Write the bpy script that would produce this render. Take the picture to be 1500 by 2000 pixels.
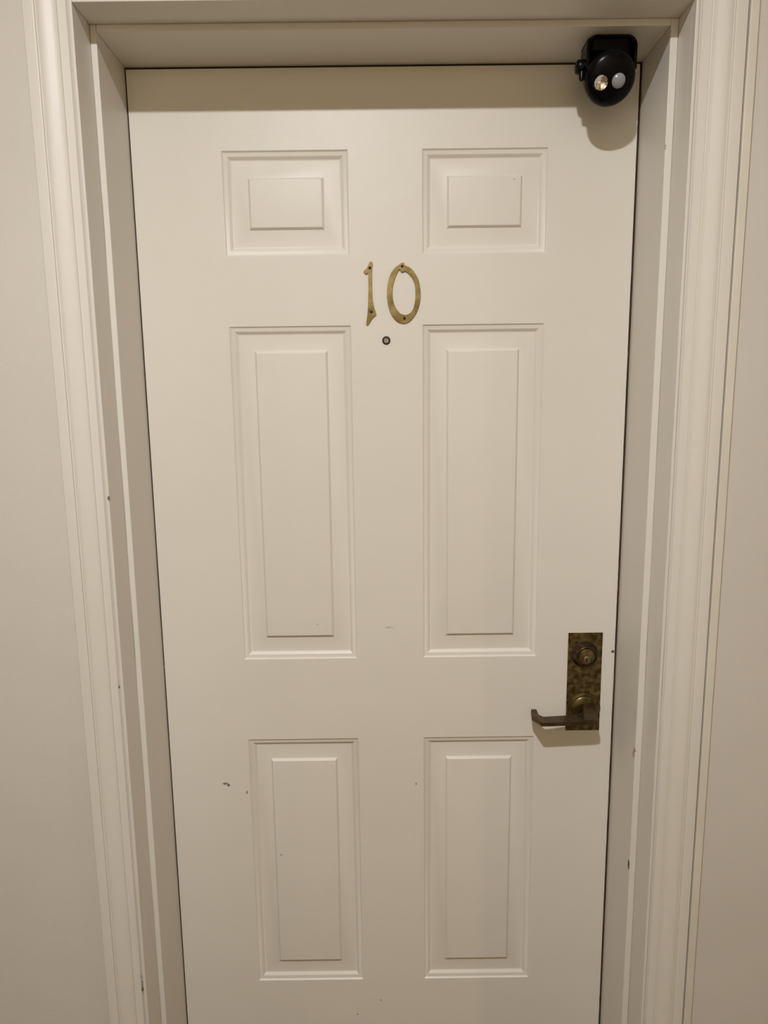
import bpy, bmesh, math, random
from mathutils import Vector, Matrix, noise
random.seed(4)

# ------------------------------------------------------------------ clear
for o in list(bpy.data.objects):
    bpy.data.objects.remove(o)
scn = bpy.context.scene
COL = scn.collection

# ------------------------------------------------------------------ camera
cam_d = bpy.data.cameras.new('camera')
cam = bpy.data.objects.new('camera', cam_d)
COL.objects.link(cam)
f = Vector((0.00131432, 0.98645797, -0.16400896))
r = Vector((0.99992638, -0.00327485, -0.01168399))
u = Vector((0.01206287, 0.16398153, 0.98638965))
cam.matrix_world = Matrix(((r.x, u.x, -f.x, -0.01014), (r.y, u.y, -f.y, -1.36674),
                           (r.z, u.z, -f.z, 1.50703), (0, 0, 0, 1)))
cam_d.sensor_fit = 'VERTICAL'
cam_d.sensor_height = 36.0
cam_d.lens = 36.0 * 1387.0 / 2000.0
cam_d.clip_start = 0.02
scn.camera = cam

# ------------------------------------------------------------------ world, lights, exposure
w = bpy.data.worlds.new('world'); scn.world = w
w.use_nodes = True
w.node_tree.nodes['Background'].inputs[0].default_value = (1.0, 0.8, 0.55, 1)
w.node_tree.nodes['Background'].inputs[1].default_value = 0.0

LIGHT = Vector((-0.18, -1.54, 2.698))
def disc_light(name, loc, power, size, col):
    ld = bpy.data.lights.new(name, 'AREA')
    ld.shape = 'DISK'; ld.size = size; ld.energy = power; ld.color = col
    lo = bpy.data.objects.new(name, ld); COL.objects.link(lo)
    lo.location = loc
    ld.spread = math.radians(173)
    return lo
disc_light('downlight_lamp', LIGHT, 38.5, 0.085, (0.985, 1.0, 1.03))
FAR_FILL = [Vector((-2.45, -1.54, 2.698)), Vector((2.45, -1.54, 2.698))]
for L, pw in zip(FAR_FILL, (4.0, 10.0)):
    disc_light('downlight_lamp', L, pw, 0.085, (1.0, 0.83, 0.62))  # unseen far lamps, added as warm fill for jambs and shaded faces

vs = scn.view_settings
vs.view_transform = 'Standard'; vs.look = 'None'; vs.gamma = 1.0
vs.use_curve_mapping = False
vs.exposure = -0.05

# ------------------------------------------------------------------ materials
def base_mat(name, col, rough=0.5, metal=0.0, spec=0.5):
    m = bpy.data.materials.new(name); m.use_nodes = True
    b = m.node_tree.nodes['Principled BSDF']
    b.inputs['Base Color'].default_value = (*col, 1)
    b.inputs['Roughness'].default_value = rough
    b.inputs['Metallic'].default_value = metal
    b.inputs['Specular IOR Level'].default_value = spec
    return m, m.node_tree.nodes, m.node_tree.links, b

def add_bump(N, L, b, layers):
    """layers: list of (scale, detail, strength, distance); coordinates are object space"""
    tc = N.new('ShaderNodeTexCoord')
    prev = None
    for sc, det, st, dist in layers:
        n = N.new('ShaderNodeTexNoise'); n.inputs['Scale'].default_value = sc
        n.inputs['Detail'].default_value = det
        L.new(tc.outputs['Object'], n.inputs['Vector'])
        bp = N.new('ShaderNodeBump'); bp.inputs['Strength'].default_value = st
        bp.inputs['Distance'].default_value = dist
        L.new(n.outputs['Fac'], bp.inputs['Height'])
        if prev: L.new(prev.outputs['Normal'], bp.inputs['Normal'])
        prev = bp
    L.new(prev.outputs['Normal'], b.inputs['Normal'])
    return tc

def mottle(N, L, b, tc, col, col2, scale=3.0, lo=0.35, hi=0.65, extra=None):
    n = N.new('ShaderNodeTexNoise'); n.inputs['Scale'].default_value = scale
    n.inputs['Detail'].default_value = 5
    L.new(tc.outputs['Object'], n.inputs['Vector'])
    rp = N.new('ShaderNodeValToRGB')
    rp.color_ramp.elements[0].position = lo; rp.color_ramp.elements[0].color = (*col, 1)
    rp.color_ramp.elements[1].position = hi; rp.color_ramp.elements[1].color = (*col2, 1)
    L.new(n.outputs['Fac'], rp.inputs['Fac'])
    out = rp.outputs['Color']
    if extra: out = extra(N, L, tc, out)
    L.new(out, b.inputs['Base Color'])

def scuffs(spots):
    """small dirt marks: (x, z, rx, rz, noise scale, threshold, strength, colour)"""
    def fn(N, L, tc, col_in):
        sep = N.new('ShaderNodeSeparateXYZ'); L.new(tc.outputs['Object'], sep.inputs[0])
        out = col_in
        def math_(op, a, b_=None):
            m = N.new('ShaderNodeMath'); m.operation = op
            for i, v in enumerate((a, b_)):
                if v is None: continue
                if isinstance(v, (int, float)): m.inputs[i].default_value = v
                else: L.new(v, m.inputs[i])
            return m.outputs[0]
        for sp in spots:
            (x, z, rx, rz, sc, th, st, col) = sp[:8]
            yc, ry = sp[8:] if len(sp) > 8 else (0.0, .008)
            dx = math_('DIVIDE', math_('SUBTRACT', sep.outputs['X'], x), rx)
            dz = math_('DIVIDE', math_('SUBTRACT', sep.outputs['Z'], z), rz)
            dy = math_('DIVIDE', math_('SUBTRACT', sep.outputs['Y'], yc), ry)
            d = math_('ADD', math_('MULTIPLY', dx, dx), math_('MULTIPLY', dz, dz))
            d = math_('ADD', d, math_('MULTIPLY', dy, dy))
            fall = math_('MAXIMUM', math_('SUBTRACT', 1.0, d), 0.0)
            n = N.new('ShaderNodeTexNoise'); n.inputs['Scale'].default_value = sc
            n.inputs['Detail'].default_value = 4
            L.new(tc.outputs['Object'], n.inputs['Vector'])
            mk = math_('MULTIPLY', fall, n.outputs['Fac'])
            mk = math_('MULTIPLY', math_('SUBTRACT', mk, th), st)
            cl = N.new('ShaderNodeClamp'); L.new(mk, cl.inputs[0])
            mx = N.new('ShaderNodeMix'); mx.data_type = 'RGBA'
            L.new(cl.outputs[0], mx.inputs[0]); L.new(out, mx.inputs[6])
            mx.inputs[7].default_value = (*col, 1)
            out = mx.outputs[2]
        return out
    return fn

PAINT = (0.74, 0.70, 0.62); PAINT2 = (0.77, 0.73, 0.655)
DIRT = (0.16, 0.13, 0.10)
door_marks = [(-0.345, 0.7105, 0.011, 0.0045, 500, 0.30, 6, DIRT), (-0.339, 0.707, 0.005, 0.004, 500, 0.2, 6, DIRT),
              (-0.3012, 0.690, 0.0022, 0.006, 400, 0.25, 6, DIRT), (0.0, 1.045, 0.022, 0.006, 260, 0.38, 4, (.45, .42, .37)),
              (-0.145, 1.052, 0.006, 0.006, 400, 0.4, 5, (.4, .37, .32)), (0.105, 1.093, 0.0014, 0.0014, 50, 0.1, 6, DIRT),
              (-0.08, 0.155, 0.0022, 0.002, 90, 0.1, 6, DIRT), (0.052, 0.705, 0.0018, 0.004, 90, 0.1, 5, (.35, .28, .16)),
              (-0.235, 0.545, 0.0025, 0.003, 90, 0.1, 5, (.45, .38, .22)), (0.103, 1.25, 0.0012, 0.0015, 50, 0.1, 6, DIRT),
              (-0.028, 0.19, 0.006, 0.002, 300, 0.2, 5, (.4, .36, .3)), (0.235, 1.888, 0.0012, 0.0012, 60, 0.1, 6, DIRT)]
def paint(name, rough, bump, extra=None, spec=0.5):
    m, N, L, b = base_mat(name, PAINT, rough, 0, spec)
    tc = add_bump(N, L, b, bump)
    k = .95 if name == 'trim_paint' else 1.0
    mottle(N, L, b, tc, [c * k for c in PAINT], [c * k for c in PAINT2], 2.0, 0.3, 0.7, extra)
    return m
M = {}
M['door'] = paint('door_paint', 0.40, [(9, 3, .25, .004), (420, 2, .10, .0006), (60, 3, .10, .0015)], scuffs(door_marks), .33)
M['trim'] = paint('trim_paint', 0.42, [(12, 3, .2, .003), (350, 2, .10, .0006)],
    scuffs([(-0.4755, 0.41, .004, .05, 160, .26, 8, DIRT, -.188, .006), (-0.4755, .27, .004, .05, 160, .22, 8, DIRT, -.188, .006),
            (-0.4755, 1.005, .006, .005, 300, .25, 8, DIRT, -.188, .006), (-.468, 1.34, .004, .006, 300, .2, 8, DIRT, -.19, .006),
            (0.4583, 0.6, .003, .014, 150, .15, 9, (.05, .035, .02), -.120, .006), (0.4595, 0.615, .004, .02, 150, .48, 4, (.4, .36, .3), -.09, .02),
            (0.4583, .84, .004, .008, 200, .25, 6, (.3, .22, .1), -.122, .006), (.4583, 1.90, .003, .008, 200, .3, 6, (.35, .3, .2), -.125, .004),
            (.4583, .83, .004, .012, 120, .2, 6, (.45, .36, .22), -.118, .008)]))

def wall_mat():
    m, N, L, b = base_mat('wall_paint', (.65, .61, .54), 0.6, 0, .35)
    tc = add_bump(N, L, b, [(260, 3, .22, .0009), (14, 2, .12, .004)])
    mottle(N, L, b, tc, (.635, .595, .53), (.67, .63, .565), 2.5)
    return m
M['wall'] = wall_mat()
m, N, L, b = base_mat('ceiling_paint', (.74, .66, .50), .8, 0, .2)
add_bump(N, L, b, [(90, 3, .3, .002)]); M['ceiling'] = m
m, N, L, b = base_mat('far_wall_paint', (.70, .58, .40), .7, 0, .3)
add_bump(N, L, b, [(160, 3, .35, .0018)]); M['wall2'] = m
m, N, L, b = base_mat('carpet', (.20, .14, .08), .95, 0, .1)
tc = add_bump(N, L, b, [(500, 2, .8, .004)])
mottle(N, L, b, tc, (.16, .11, .06), (.25, .175, .10), 60); M['carpet'] = m
m, N, L, b = base_mat('strip_paint', (.74, .68, .54), .5)
tc = add_bump(N, L, b, [(200, 3, .2, .001)])
mottle(N, L, b, tc, (.67, .63, .535), (.72, .68, .59), 8); M['strip'] = m
m, N, L, b = base_mat('seal_rubber', (.20, .15, .09), .7)
tc = add_bump(N, L, b, [(60, 3, .5, .003)])
mottle(N, L, b, tc, (.05, .035, .02), (.42, .36, .27), 25, .45, .62); M['seal'] = m
m, N, L, b = base_mat('gap_shade_dirt', (.13, .092, .058), .9)
M['gap'] = m  # dark tone stands in for shade and dirt in the door gap

def brass(name, c1, c2, rough, scale, rr=(.25, .5), lo=.35, hi=.65, metal=1.0):
    m, N, L, b = base_mat(name, c1, rough, metal)
    tc = add_bump(N, L, b, [(300, 3, .15, .0004)])
    mottle(N, L, b, tc, c1, c2, scale, lo, hi)
    n = N.new('ShaderNodeTexNoise'); n.inputs['Scale'].default_value = scale * 1.3
    n.inputs['Detail'].default_value = 4
    L.new(tc.outputs['Object'], n.inputs['Vector'])
    mr = N.new('ShaderNodeMapRange'); mr.inputs[3].default_value = rr[0]; mr.inputs[4].default_value = rr[1]
    L.new(n.outputs['Fac'], mr.inputs[0]); L.new(mr.outputs[0], b.inputs['Roughness'])
    return m
M['brass'] = brass('numeral_brass', (.14, .105, .042), (.29, .22, .105), .3, 55, (.22, .45))
M['old_brass'] = brass('tarnished_brass', (.075, .052, .018), (.24, .18, .075), .4, 85, (.3, .6), .38, .66, .85)
M['lever_brass'] = brass('worn_dark_brass', (.075, .048, .024), (.13, .09, .048), .4, 60, (.3, .55), .35, .65, .85)
M['rose_brass'] = brass('rose_brass', (.075, .054, .02), (.17, .125, .05), .3, 90, (.22, .42), .35, .65, .9)
M['cyl_brass'] = brass('cylinder_brass', (.035, .022, .012), (.095, .062, .034), .35, 70, (.25, .5), .35, .65, .85)
M['plug_brass'] = brass('plug_brass', (.25, .20, .13), (.38, .32, .22), .35, 90, (.25, .45))
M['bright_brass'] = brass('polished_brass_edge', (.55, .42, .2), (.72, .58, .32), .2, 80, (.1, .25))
M['screw'] = base_mat('dark_screw', (.05, .03, .018), .45, .7)[0]
M['hole'] = base_mat('keyway_black', (.004, .003, .002), .8)[0]
M['steel'] = base_mat('worn_steel', (.35, .33, .30), .3, 1.0)[0]
m, N, L, b = base_mat('black_plastic', (.0022, .0022, .003), .24, 0, .14)
add_bump(N, L, b, [(400, 2, .04, .0004)]); M['black'] = m
m, N, L, b = base_mat('black_plastic_matte', (.003, .003, .0035), .45, 0, .15)
add_bump(N, L, b, [(400, 2, .06, .0004)]); M['black2'] = m
M['chrome'] = base_mat('reflector_chrome', (.95, .93, .89), .13, 1.0)[0]
m, N, L, b = base_mat('led_yellow', (.75, .62, .22), .4); M['led'] = m
m, N, L, b = base_mat('sensor_white', (.30, .31, .32), .28, 0, .5)
tc = N.new('ShaderNodeTexCoord'); wv = N.new('ShaderNodeTexVoronoi')
wv.inputs['Scale'].default_value = 420
L.new(tc.outputs['Object'], wv.inputs['Vector'])
bp = N.new('ShaderNodeBump'); bp.inputs['Strength'].default_value = .5; bp.inputs['Distance'].default_value = .0006
L.new(wv.outputs['Distance'], bp.inputs['Height']); L.new(bp.outputs[0], b.inputs['Normal'])
b.inputs['Subsurface Weight'].default_value = .2
b.inputs['Subsurface Radius'].default_value = (.002, .002, .002)
M['sensor'] = m
M['glass'] = base_mat('peephole_glass', (.9, .9, .88), .02)[0]
M['glass'].node_tree.nodes['Principled BSDF'].inputs['Transmission Weight'].default_value = 1.0
m, N, L, b = base_mat('lamp_diffuser', (.9, .88, .82), .5)
b.inputs['Emission Color'].default_value = (1, .86, .68, 1); b.inputs['Emission Strength'].default_value = 6
M['diffuser'] = m
M['white'] = base_mat('white_metal', (.8, .78, .74), .4)[0]

# ------------------------------------------------------------------ mesh helpers
def build(name, bm, mat, parent=None, smooth=False, kind=None, label=None, bevel=0, segs=2, angle=40):
    bmesh.ops.recalc_face_normals(bm, faces=bm.faces[:])
    me = bpy.data.meshes.new(name); bm.to_mesh(me); bm.free()
    me.materials.append(mat)
    o = bpy.data.objects.new(name, me); COL.objects.link(o)
    if smooth:
        me.polygons.foreach_set('use_smooth', [True] * len(me.polygons))
        me.set_sharp_from_angle(angle=math.radians(angle))
    if bevel:
        md = o.modifiers.new('bevel', 'BEVEL'); md.width = bevel; md.segments = segs
        md.limit_method = 'ANGLE'; md.angle_limit = math.radians(35)
        me.polygons.foreach_set('use_smooth', [True] * len(me.polygons))
        md.harden_normals = True
    if parent: o.parent = parent
    if kind: o['kind'] = kind
    if label: o['label'] = label
    return o

def box(bm, x0, x1, y0, y1, z0, z1):
    v = [bm.verts.new((x, y, z)) for x in (x0, x1) for y in (y0, y1) for z in (z0, z1)]
    for q in ((0, 1, 3, 2), (4, 6, 7, 5), (0, 4, 5, 1), (2, 3, 7, 6), (0, 2, 6, 4), (1, 5, 7, 3)):
        bm.faces.new([v[i] for i in q])

def prism_y(bm, pts, y0, y1, holes=None):
    """outline in (x, z) extruded from y0 (front) to y1 (back)"""
    ed = []
    for loop in [pts] + (holes or []):
        vv = [bm.verts.new((x, y0, z)) for x, z in loop]
        for i in range(len(vv)): ed.append(bm.edges.new((vv[i], vv[(i + 1) % len(vv)])))
    res = bmesh.ops.triangle_fill(bm, edges=ed, use_beauty=True)
    fs = [g for g in res['geom'] if isinstance(g, bmesh.types.BMFace)]
    ex = bmesh.ops.extrude_face_region(bm, geom=fs)
    for g in ex['geom']:
        if isinstance(g, bmesh.types.BMVert): g.co.y = y1

def prism_z(bm, pts, z0, z1):
    a = [bm.verts.new((x, y, z0)) for x, y in pts]; c = [bm.verts.new((x, y, z1)) for x, y in pts]
    n = len(pts)
    bm.faces.new(a); bm.faces.new(c[::-1])
    for i in range(n): bm.faces.new((a[i], a[(i + 1) % n], c[(i + 1) % n], c[i]))

def frame_of(axis, hint=Vector((1, 0, 0))):
    n = Vector(axis).normalized(); e1 = (hint - n * hint.dot(n)).normalized(); e2 = n.cross(e1)
    return n, e1, e2

def lathe(bm, center, axis, prof, seg=48, hint=Vector((1, 0, 0))):
    """prof: (radius, height along axis) pairs"""
    c = Vector(center); n, e1, e2 = frame_of(axis, hint)
    rings = []
    for rad, h in prof:
        if rad < 1e-6: rings.append([bm.verts.new(c + n * h)])
        else: rings.append([bm.verts.new(c + n * h + e1 * rad * math.cos(t) + e2 * rad * math.sin(t))
                            for t in [2 * math.pi * i / seg for i in range(seg)]])
    for a, d in zip(rings, rings[1:]):
        for i in range(seg):
            j = (i + 1) % seg
            if len(a) == 1 and len(d) == 1: continue
            if len(a) == 1: bm.faces.new((a[0], d[i], d[j]))
            elif len(d) == 1: bm.faces.new((a[i], a[j], d[0]))
            else: bm.faces.new((a[i], a[j], d[j], d[i]))

def catmull(pts, n=4):
    out = []
    N_ = len(pts)
    for i in range(N_):
        p0, p1, p2, p3 = [Vector(pts[(i + k - 1) % N_]) for k in range(4)]
        for s in range(n):
            t = s / n
            out.append(tuple(.5 * ((2 * p1) + (-p0 + p2) * t + (2 * p0 - 5 * p1 + 4 * p2 - p3) * t * t
                                   + (-p0 + 3 * p1 - 3 * p2 + p3) * t ** 3)))
    return out

# ------------------------------------------------------------------ room shell
WY = -0.178                      # face of the corridor wall
XS, YB, ZC = 4.2, -2.25, 2.72
JL, JR, JT = -0.468, 0.4705, 2.0917     # inner faces of the jambs and the head
bm = bmesh.new()
box(bm, -XS, JL - .02, WY, .10, 0, ZC)
box(bm, JR + .02, XS, WY, .10, 0, ZC)
box(bm, JL - .02, JR + .02, WY, .10, JT + .02, ZC)
build('wall_front', bm, M['wall'], kind='structure')
bm = bmesh.new(); box(bm, -XS, XS, YB - .1, YB, 0, ZC); build('wall_back', bm, M['wall2'], kind='structure')
bm = bmesh.new(); box(bm, -XS - .1, -XS, YB - .1, .1, 0, ZC); build('wall_left', bm, M['wall2'], kind='structure')
bm = bmesh.new(); box(bm, XS, XS + .1, YB - .1, .1, 0, ZC); build('wall_right', bm, M['wall2'], kind='structure')
bm = bmesh.new(); box(bm, -XS - .1, XS + .1, YB - .1, .1, -.05, 0); build('floor', bm, M['carpet'], kind='structure')
bm = bmesh.new(); box(bm, -XS - .1, XS + .1, YB - .1, .1, ZC, ZC + .05); build('ceiling', bm, M['ceiling'], kind='structure')

# jambs (with the door stop planted on them) and head
def wobble_box(bm, x0, x1, y0, y1, z0, z1, amp, n=60):
    """upright board whose arrises waver a little, as hand painted wood does"""
    rings = []
    for k in range(n + 1):
        z = z0 + (z1 - z0) * k / n
        ring = []
        for i, (x, y) in enumerate(((x0, y0), (x1, y0), (x1, y1), (x0, y1))):
            d = noise.noise(Vector((z * 9, i * 7.3, x0 * 31))) * amp
            ring.append(bm.verts.new((x + d, y + d * .5, z)))
        rings.append(ring)
    for a, c in zip(rings, rings[1:]):
        for i in range(4):
            j = (i + 1) % 4
            bm.faces.new((a[i], a[j], c[j], c[i]))
    bm.faces.new(rings[0][::-1]); bm.faces.new(rings[-1])

SL, SR, SB = -0.4577, 0.4583, 2.0810     # stop faces
SY = -0.125
JY = -0.190
for nm, xa, xb, sa, sb in (('trim_1', JL - .02, JL, JL, SL), ('trim_2', JR, JR + .02, SR, JR)):
    bm = bmesh.new()
    box(bm, xa, xb, WY + .004, .06, 0, JT + .02)
    ba, bb = (JL - .0056, JL) if nm == 'trim_1' else (JR, JR + .0056)
    wobble_box(bm, ba, bb, JY, WY + .006, 0, JT + .0056, .0006)
    wobble_box(bm, sa, sb, SY, .06, 0, JT, .0005)
    build(nm, bm, M['trim'], kind='structure', bevel=.0014)
bm = bmesh.new()
box(bm, JL, JR, WY + .004, .06, JT, JT + .02)
box(bm, JL, JR, JY, WY + .006, JT, JT + .0056)
box(bm, SL, SR, SY, .06, SB, JT)
build('trim_3', bm, M['trim'], kind='structure', bevel=.0014)

# mitred casing: u = distance out from the reveal, h = height off the wall
PROF = [(0, 0), (0, .0060), (.0022, .0080), (.0030, .0098), (.0150, .0108), (.0160, .0132), (.0172, .0140), (.0190, .0136), (.024, .0146), (.031, .0168),
        (.037, .0184), (.0418, .0188), (.0440, .0180), (.0452, .0158), (.0466, .0158), (.0474, .0190), (.0492, .0197),
        (.0640, .0192), (.0656, .0165), (.0664, .011), (.0668, 0)]
OL, OR, OT = JL - .0072, JR + .0078, JT + .0072
def casing(name, side, scale=1.0):
    bm = bmesh.new()
    a = []; c = []
    for u_, h_ in PROF:
        u1 = u_ * scale
        y = WY - h_
        if side == 'L': p, q = (OL - u1, y, 0), (OL - u1, y, OT + u1)
        elif side == 'R': p, q = (OR + u1, y, 0), (OR + u1, y, OT + u1)
        else: p, q = (OL - u1, y, OT + u1), (OR + u1 * 1.05, y, OT + u1)
        a.append(bm.verts.new(p)); c.append(bm.verts.new(q))
    for i in range(len(a) - 1): bm.faces.new((a[i], a[i + 1], c[i + 1], c[i]))
    bm.faces.new((a[-1], a[0], c[0], c[-1]))
    bm.faces.new(a); bm.faces.new(c[::-1])
    return build(name, bm, M['trim'], kind='structure', smooth=True, angle=28)
casing('trim_4', 'L'); casing('trim_5', 'R', 1.05); casing('trim_6', 'T')
# plain strip scribed against the outside of the right casing
bm = bmesh.new(); wobble_box(bm, .5507, .5655, WY - .0160, WY, 0, 2.30, .0006)
build('trim_7', bm, M['strip'], kind='structure', bevel=.0022)
# dark backing and liners painted as gap shade and dirt, then a seal
bm = bmesh.new(); box(bm, -.468, .4705, .030, .040, 0, JT)
box(bm, SR - .0007, SR + .001, .0012, .030, .008, SB); box(bm, SL - .001, SL + .0003, .0012, .030, .008, SB); box(bm, SL, SR, .0012, .030, SB - .0006, SB + .001)
build('trim_8', bm, M['gap'], kind='structure')
bm = bmesh.new(); wobble_box(bm, .4553, .4563, .005, .030, .01, 2.070, .0009, 110)
build('trim_9', bm, M['seal'], kind='structure')

# ------------------------------------------------------------------ the door
DL, DR, DT, DB = -0.4553, 0.4538, 2.0772, 0.008
PX = [(-.2942, -.0655), (.0675, .2960)]
PZ = [(1.7603, 1.9418), (.9806, 1.6345), (.2425, .8085)]
door = bpy.data.objects.new('door_1', None); COL.objects.link(door)
door['kind'] = 'structure'
bm = bmesh.new()
xs = [DL, *PX[0], *PX[1], DR]; zs = [DB, *PZ[2], *PZ[1], *PZ[0], DT]
gv = {(i, j): bm.verts.new((x, 0, z)) for i, x in enumerate(xs) for j, z in enumerate(zs)}
for i in range(5):
    for j in range(7):
        if i in (1, 3) and j in (1, 3, 5): continue
        bm.faces.new((gv[i, j], gv[i + 1, j], gv[i + 1, j + 1], gv[i, j + 1]))
T = .029
bk = [bm.verts.new(p) for p in ((DL, T, DB), (DR, T, DB), (DR, T, DT), (DL, T, DT))]
bm.faces.new(bk[::-1])
def side(run, b0, b1): bm.faces.new([*run, b1, b0])
side([gv[i, 0] for i in range(6)], bk[0], bk[1])
side([gv[i, 7] for i in range(6)], bk[3], bk[2])
side([gv[0, j] for j in range(8)], bk[0], bk[3])
side([gv[5, j] for j in range(8)], bk[1], bk[2])
build('door_slab', bm, M['door'], door)
# embossed panel: distance in from the edge, depth into the slab
RINGS = [(0, 0), (.0006, .0002), (.0024, .0024), (.0032, .0028), (.0085, .0031), (.0100, .0040), (.0135, .0074),
         (.0150, .0084), (.0165, .0085), (.0448, .0062), (.0458, .0058), (.0490, .0016), (.0500, .0011), (.0510, .0010)]
for (za, zb) in PZ:
    for (xa, xb) in PX:
        bm = bmesh.new(); prev = None
        for d, h in RINGS:
            cur = [bm.verts.new(p) for p in ((xa + d, h, za + d), (xb - d, h, za + d), (xb - d, h, zb - d), (xa + d, h, zb - d))]
            if prev:
                for i in range(4): bm.faces.new((prev[i], prev[(i + 1) % 4], cur[(i + 1) % 4], cur[i]))
            prev = cur
        bm.faces.new(prev)
        build('raised_panel', bm, M['door'], door, smooth=True, angle=30)

# lock plate
bm = bmesh.new(); box(bm, .3593, .4283, -.0022, .0005, .8204, 1.0292)
plate = build('escutcheon_plate', bm, M['old_brass'], door, bevel=.0006, label='tarnished brass lock plate')
# deadbolt cylinder
CZ = .9845; CX = .3928
bm = bmesh.new()
lathe(bm, (CX, -.002, CZ), (0, -1, 0), [(.0268, 0), (.0268, .0012), (.0255, .0024), (.0215, .0135), (.0208, .0158), (.0195, .0168),
      (.0180, .0166), (.0174, .0156), (.0172, .0150), (0, .0150)], 64)
cyl = build('deadbolt_cylinder', bm, M['cyl_brass'], door, smooth=True, angle=35)
bm = bmesh.new()
lathe(bm, (CX, -.0165, CZ), (0, -1, 0), [(.0160, 0), (.0160, .0018), (.0152, .0024), (0, .0026)], 56)
build('cylinder_face', bm, M['old_brass'], cyl, smooth=True)
bm = bmesh.new()
lathe(bm, (CX, -.0190, CZ - .0052), (0, -1, 0), [(.0070, 0), (.0070, .0008), (.0064, .0012), (.0020, .0010), (0, .0010)], 40)
build('key_plug', bm, M['plug_brass'], cyl, smooth=True)
bm = bmesh.new()
prism_y(bm, [(CX - .0008, CZ - .0105), (CX + .0012, CZ - .0103), (CX + .0016, CZ - .0080), (CX + .0007, CZ - .0052), (CX + .0006, CZ - .0012),
             (CX - .0006, CZ - .0012), (CX - .0009, CZ - .0045), (CX - .0019, CZ - .0068), (CX - .0015, CZ - .0090)], -.0203, -.0195)
build('keyhole', bm, M['hole'], cyl)
# rose and lever
RX, RZ = .3938, .8695
bm = bmesh.new()
lathe(bm, (RX, -.0015, RZ), (0, -1, 0), [(.0345, 0), (.0345, .0030), (.0335, .0045), (.0305, .0052), (.0292, .0060), (.0286, .0080), (.0272, .0096),
      (.0240, .0116), (.0190, .0128), (.0150, .0134), (0, .0136)], 64)
lever = None
rose = build('lever_rose', bm, M['rose_brass'], door, smooth=True, angle=32)
ZT, ZB = .8685, .8592
bm = bmesh.new()
blade = [(.4110, -.0535), (.4095, -.0570), (.400, -.0590), (.2985, -.0622), (.2955, -.0610), (.2825, -.0340), (.2868, -.0042), (.2880, -.0030), (.2980, -.0030),
         (.2975, -.0280), (.3037, -.0365), (.3080, -.0372), (.3530, -.0325), (.3740, -.0300), (.3850, -.0200), (.4130, -.0200)]
prism_z(bm, blade, ZB, ZT)
lever = build('lever_handle', bm, M['lever_brass'], door, bevel=.0012, segs=3, label='angular dark brass lever returning to the door')
bm = bmesh.new()
# wedge neck from the rose to the blade
sec = [(-.012, .8855, .8535, .3835, .4130), (-.018, .8855, .8535, .3835, .4135), (-.034, .8790, .8560, .3800, .4125), (-.054, .8688, .8590, .3760, .4112)]
prev = None
for y, zt, zb, x0, x1 in sec:
    cur = [bm.verts.new(p) for p in ((x0, y, zb), (x1, y, zb), (x1 - .001, y, zt), (x0 + .006, y, zt))]
    if prev:
        for i in range(4): bm.faces.new((prev[i], prev[(i + 1) % 4], cur[(i + 1) % 4], cur[i]))
    else: bm.faces.new(cur[::-1])
    prev = cur
bm.faces.new(prev)
build('lever_neck', bm, M['lever_brass'], lever, bevel=.0010)
# black insert standing in for shade in the neck's slot, beside the rose
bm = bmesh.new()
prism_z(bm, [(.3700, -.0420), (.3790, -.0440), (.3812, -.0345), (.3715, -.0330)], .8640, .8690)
build('lever_slot_shade', bm, M['hole'], lever, bevel=.0012)
# deadlatch pin at the door's edge
bm = bmesh.new(); lathe(bm, (.4500, .0005, .9890), (0, -1, 0), [(.0032, 0), (.0032, .0010), (.0024, .0018), (0, .0020)], 20)
build('edge_pin', bm, M['steel'], door, smooth=True)
# door viewer
bm = bmesh.new()
PE = (-.0002, 0, 1.6059)
lathe(bm, PE, (0, -1, 0), [(.0078, -.002), (.0078, .0012), (.0070, .0024), (.0056, .0026), (.0049, .0018), (.0046, .0002), (.0046, -.004), (0, -.004)], 40)
peep = build('peephole', bm, M['screw'], door, smooth=True, angle=35, label='small round brass door viewer')
bm = bmesh.new()
lathe(bm, (PE[0], -.0002, PE[2]), (0, -1, 0), [(.0044, 0), (.0044, .0004), (.0036, .0010), (.0022, .0015), (0, .0017)], 28)
build('lens', bm, M['glass'], peep, smooth=True)
bm = bmesh.new()
lathe(bm, (PE[0], 0.0035, PE[2]), (0, -1, 0), [(.0044, 0), (.0030, .0012), (.0012, .0012), (.0010, 0), (0, 0)], 28)
build('viewer_barrel', bm, M['plug_brass'], peep, smooth=True)

# ------------------------------------------------------------------ numerals
ONE = [(-0.02924, 1.74675), (-0.02674, 1.74758), (-0.02451, 1.74583), (-0.02398, 1.7429), (-0.02485, 1.73803), (-0.02521, 1.72826), (-0.02537, 1.71738), (-0.02532, 1.70537), (-0.02516, 1.69223), (-0.02451, 1.68233), (-0.02328, 1.67241), (-0.02114, 1.66245), (-0.01828, 1.65468), (-0.02037, 1.6516), (-0.02501, 1.64755), (-0.02909, 1.64205), (-0.03296, 1.63598), (-0.03528, 1.63456), (-0.0372, 1.63602), (-0.03628, 1.64379), (-0.03499, 1.65265), (-0.03391, 1.6637), (-0.03299, 1.67913), (-0.03251, 1.6956), (-0.03226, 1.712), (-0.03243, 1.7229), (-0.03269, 1.7278), (-0.03521, 1.7262), (-0.03691, 1.726), (-0.04059, 1.72952), (-0.04023, 1.73115), (-0.03679, 1.73382), (-0.0339, 1.73759), (-0.03156, 1.74244)]
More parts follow.
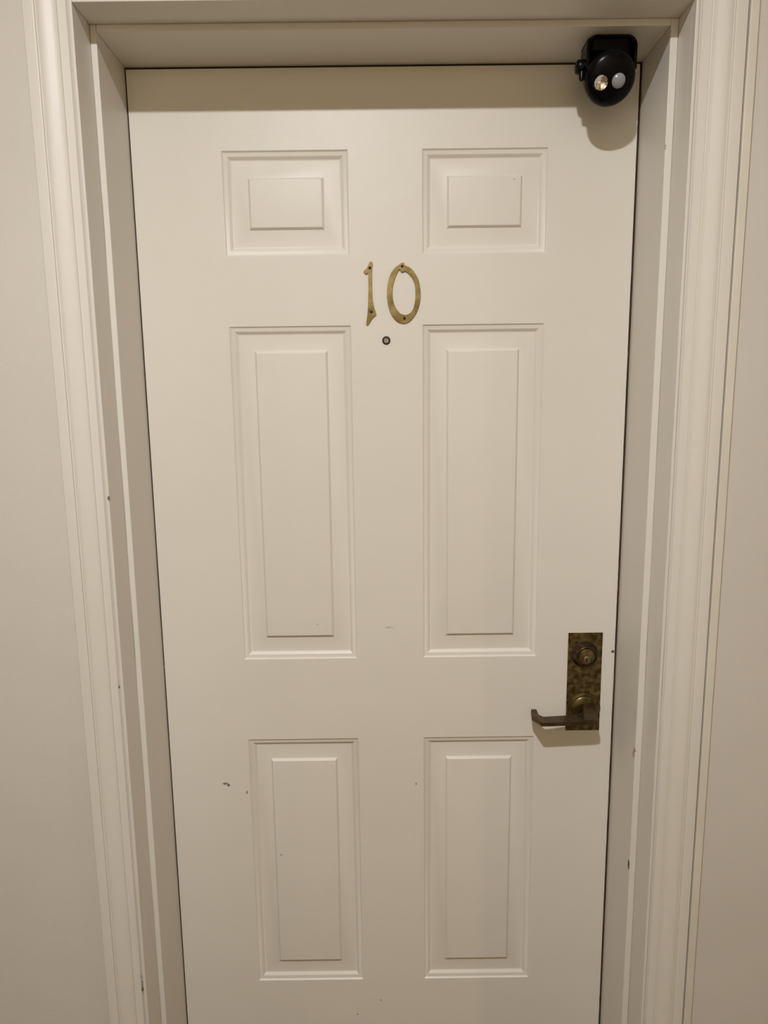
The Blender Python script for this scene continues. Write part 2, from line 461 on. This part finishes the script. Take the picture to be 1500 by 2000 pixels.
ZO = [(0.03064, 1.745), (0.0329, 1.74552), (0.03458, 1.74279), (0.03569, 1.73974), (0.04246, 1.73728), (0.04922, 1.73232), (0.05541, 1.7241), (0.06048, 1.71424), (0.06327, 1.70219), (0.06415, 1.69122), (0.06342, 1.67914), (0.06087, 1.66705), (0.05626, 1.65605), (0.04935, 1.64615), (0.04187, 1.63957), (0.03327, 1.63689), (0.02412, 1.63866), (0.01615, 1.64431), (0.00938, 1.65381), (0.00437, 1.66658), (0.00212, 1.67983), (0.00181, 1.69302), (0.00285, 1.70505), (0.0057, 1.71703), (0.01011, 1.72678), (0.01584, 1.73432), (0.02155, 1.73968), (0.02667, 1.74342)]
ZI = [(0.02489, 1.73314), (0.02691, 1.73149), (0.02848, 1.72897), (0.03165, 1.72872), (0.03562, 1.72998), (0.03957, 1.72808), (0.04464, 1.72368), (0.04971, 1.71654), (0.05307, 1.70668), (0.05449, 1.69572), (0.05467, 1.68474), (0.05314, 1.67265), (0.05, 1.66165), (0.04483, 1.65507), (0.03795, 1.65182), (0.03223, 1.65211), (0.02539, 1.65529), (0.01918, 1.6631), (0.0147, 1.67308), (0.01254, 1.68521), (0.0123, 1.69619), (0.0139, 1.70821), (0.0174, 1.71908), (0.02145, 1.72774)]
def numeral(name, outer, holes, screws, label):
    root = bpy.data.objects.new(name, None); COL.objects.link(root)
    cx = sum(p[0] for p in outer) / len(outer); cz = min(p[1] for p in outer)
    root.location = (cx, 0, cz)
    root['label'] = label; root['category'] = 'door number'; root['group'] = 'brass numerals screwed to the door'
    loc = lambda pts: [(x - cx, z - cz) for x, z in pts]
    o_ = loc(catmull(outer, 4)); h_ = [loc(catmull(h, 4)) for h in holes]
    bm = bmesh.new(); prism_y(bm, o_, -.0036, -.0001, h_)
    pl = build('numeral_plate', bm, M['brass'], root, bevel=.0010, segs=2)
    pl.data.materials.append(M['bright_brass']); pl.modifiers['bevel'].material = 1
    for sx, sz in screws:
        bm = bmesh.new()
        lathe(bm, (sx - cx, -.0034, sz - cz), (0, -1, 0), [(.0026, 0), (.0025, .0007), (.0018, .0013), (.0008, .0015), (.0006, .0011), (0, .0011)], 20)
        build('screw', bm, M['screw'], root, smooth=True)
numeral('door_number', ONE, [], [(-0.02917, 1.73624), (-0.02726, 1.65788)],
        'brass numeral 1 screwed to the white door, left of the numeral 0')
numeral('door_number', ZO, [ZI], [(0.03036, 1.73872), (0.03401, 1.64544)],
        'brass numeral 0 screwed to the white door, right of the numeral 1')

# ------------------------------------------------------------------ motion sensor light under the head of the frame
HX, HY, HZ = .3735, -.078, 2.0185
lamp = bpy.data.objects.new('motion_sensor_light', None); COL.objects.link(lamp)
lamp.location = (HX, HY, SB)
lamp['label'] = 'black battery motion sensor light mounted under the door frame at its top right corner'
lamp['category'] = 'light'
def P(x, y, z): return (x - HX, y - HY, z - SB)
# base pad on the soffit
def rrect(x0, x1, y0, y1, rad, n=8):
    out = []
    for cx_, cy_, a0 in ((x1 - rad, y1 - rad, 0), (x0 + rad, y1 - rad, 90), (x0 + rad, y0 + rad, 180), (x1 - rad, y0 + rad, 270)):
        for k in range(n + 1):
            t = math.radians(a0 + 90 * k / n); out.append((cx_ + rad * math.cos(t), cy_ + rad * math.sin(t)))
    return out
bm = bmesh.new(); prism_z(bm, rrect(-.0365, .0365, -.018, .045, .014), -.0225, -.0002)
build('base_pad', bm, M['black2'], lamp, bevel=.001)
# U-shaped yoke: outline in x,z, extruded in y
def arc(cx_, cz_, rad, a0, a1, n=8):
    return [(cx_ + rad * math.cos(math.radians(a0 + (a1 - a0) * k / n)), cz_ + rad * math.sin(math.radians(a0 + (a1 - a0) * k / n))) for k in range(n + 1)]
wx = .0415; R_ = .017; th = .0045
zt = -.0006; zl = -.052
outer = [(wx, zl)] + arc(wx - R_, zt - R_, R_, 0, 90) + arc(-wx + R_, zt - R_, R_, 90, 180) + [(-wx, zl)]
inner = [(-wx + th, zl)] + arc(-wx + R_, zt - R_, R_ - th, 180, 90) + arc(wx - R_, zt - R_, R_ - th, 90, 0) + [(wx - th, zl)]
bm = bmesh.new(); prism_y(bm, outer + inner, -.022, .016)
build('mounting_yoke', bm, M['black'], lamp, bevel=.0012)
# pivot knob on the left arm
bm = bmesh.new()
lathe(bm, (-wx - .0002, -.004, -.042), (-1, 0, 0), [(.0115, 0), (.0118, .004), (.0108, .0105), (.0088, .0125), (0, .0130)], 24, Vector((0, 1, 0)))
lathe(bm, (-wx - .0040, -.008, -.060), (.05, .1, 1), [(0, -.006), (.0035, -.004), (.0042, 0), (.0048, .012), (0, .014)], 16)
build('pivot_knob', bm, M['black'], lamp, smooth=True, angle=45)
# head
hc = Vector((-.0020, -.007, HZ - SB + .003))
AX = Vector((0.02, -.88, -.47)).normalized()
n_, e1, e2 = frame_of(AX)
bm = bmesh.new()
lathe(bm, hc, AX, [(0, -.062), (.020, -.061), (.027, -.057), (.030, -.048), (.0325, -.030), (.0355, -.016), (.0385, -.004), (.0408, .008), (.0412, .014), (.0402, .019),
                   (.0375, .0232), (.032, .0262), (.024, .0285), (.012, .0298), (0, .0302)], 72)
# seats for the lens and the sensor: shallow bores cut by pushing vertices is not needed, rings stand proud
head = build('lamp_head', bm, M['black'], lamp, smooth=True, angle=50)
def on_face(du, dv, dh): return hc + e1 * du + e2 * dv + n_ * dh
sgn = 1 if e2.z > 0 else -1
lc = on_face(-.0190, -.0035 * sgn, .0280)
sc_ = on_face(.0102, -.0015 * sgn, .0293)
bm = bmesh.new()
lathe(bm, lc, AX, [(.0124, -.006), (.0124, .0046), (.0118, .0054), (.0110, .0050)], 48)
build('lens_bezel', bm, M['black'], head, smooth=True, angle=50)
bm = bmesh.new()
lathe(bm, lc, AX, [(.0111, .0052), (.0090, .0042), (.0064, .0031), (.0036, .0020), (.0012, .0011), (0, .0010)], 14)
for v in bm.verts: v.co += Vector((random.uniform(-1, 1), random.uniform(-1, 1), random.uniform(-1, 1))) * .00018
lens = build('reflector_lens', bm, M['chrome'], head, label='mirrored reflector lens')
bm = bmesh.new()
lathe(bm, lc, AX, [(.0011, .0008), (.0011, .0018), (.0007, .0023), (0, .0025)], 20)
build('diode', bm, M['led'], head, smooth=True)
bm = bmesh.new()
lathe(bm, sc_, AX, [(.0114, -.004), (.0112, .0006), (.0101, .0026), (.0076, .0043), (.0042, .0054), (0, .0057)], 48)
build('sensor_dome', bm, M['sensor'], head, smooth=True, angle=60, label='grey frosted sensor dome')

# ------------------------------------------------------------------ corridor ceiling lights: the one by the door, plus added far fill lights
for i, L_ in enumerate([LIGHT] + FAR_FILL):
    root = bpy.data.objects.new('ceiling_light', None); COL.objects.link(root)
    root.location = (L_.x, L_.y, ZC)
    root['category'] = 'ceiling light'; root['group'] = 'round downlights along the corridor ceiling'
    root['label'] = ['round ceiling downlight above the numbered door', 'added fill downlight far left along the corridor',
                     'added fill downlight far right along the corridor'][i]
    bm = bmesh.new()
    lathe(bm, (0, 0, 0), (0, 0, -1), [(.095, 0), (.095, .004), (.085, .010), (.060, .012), (.054, .008), (.054, .0)], 48)
    build('trim_ring', bm, M['white'], root, smooth=True)
    bm = bmesh.new()
    lathe(bm, (0, 0, 0), (0, 0, -1), [(.0535, .0005), (.0535, .006), (0, .006)], 40)
    build('diffuser', bm, M['diffuser'], root)
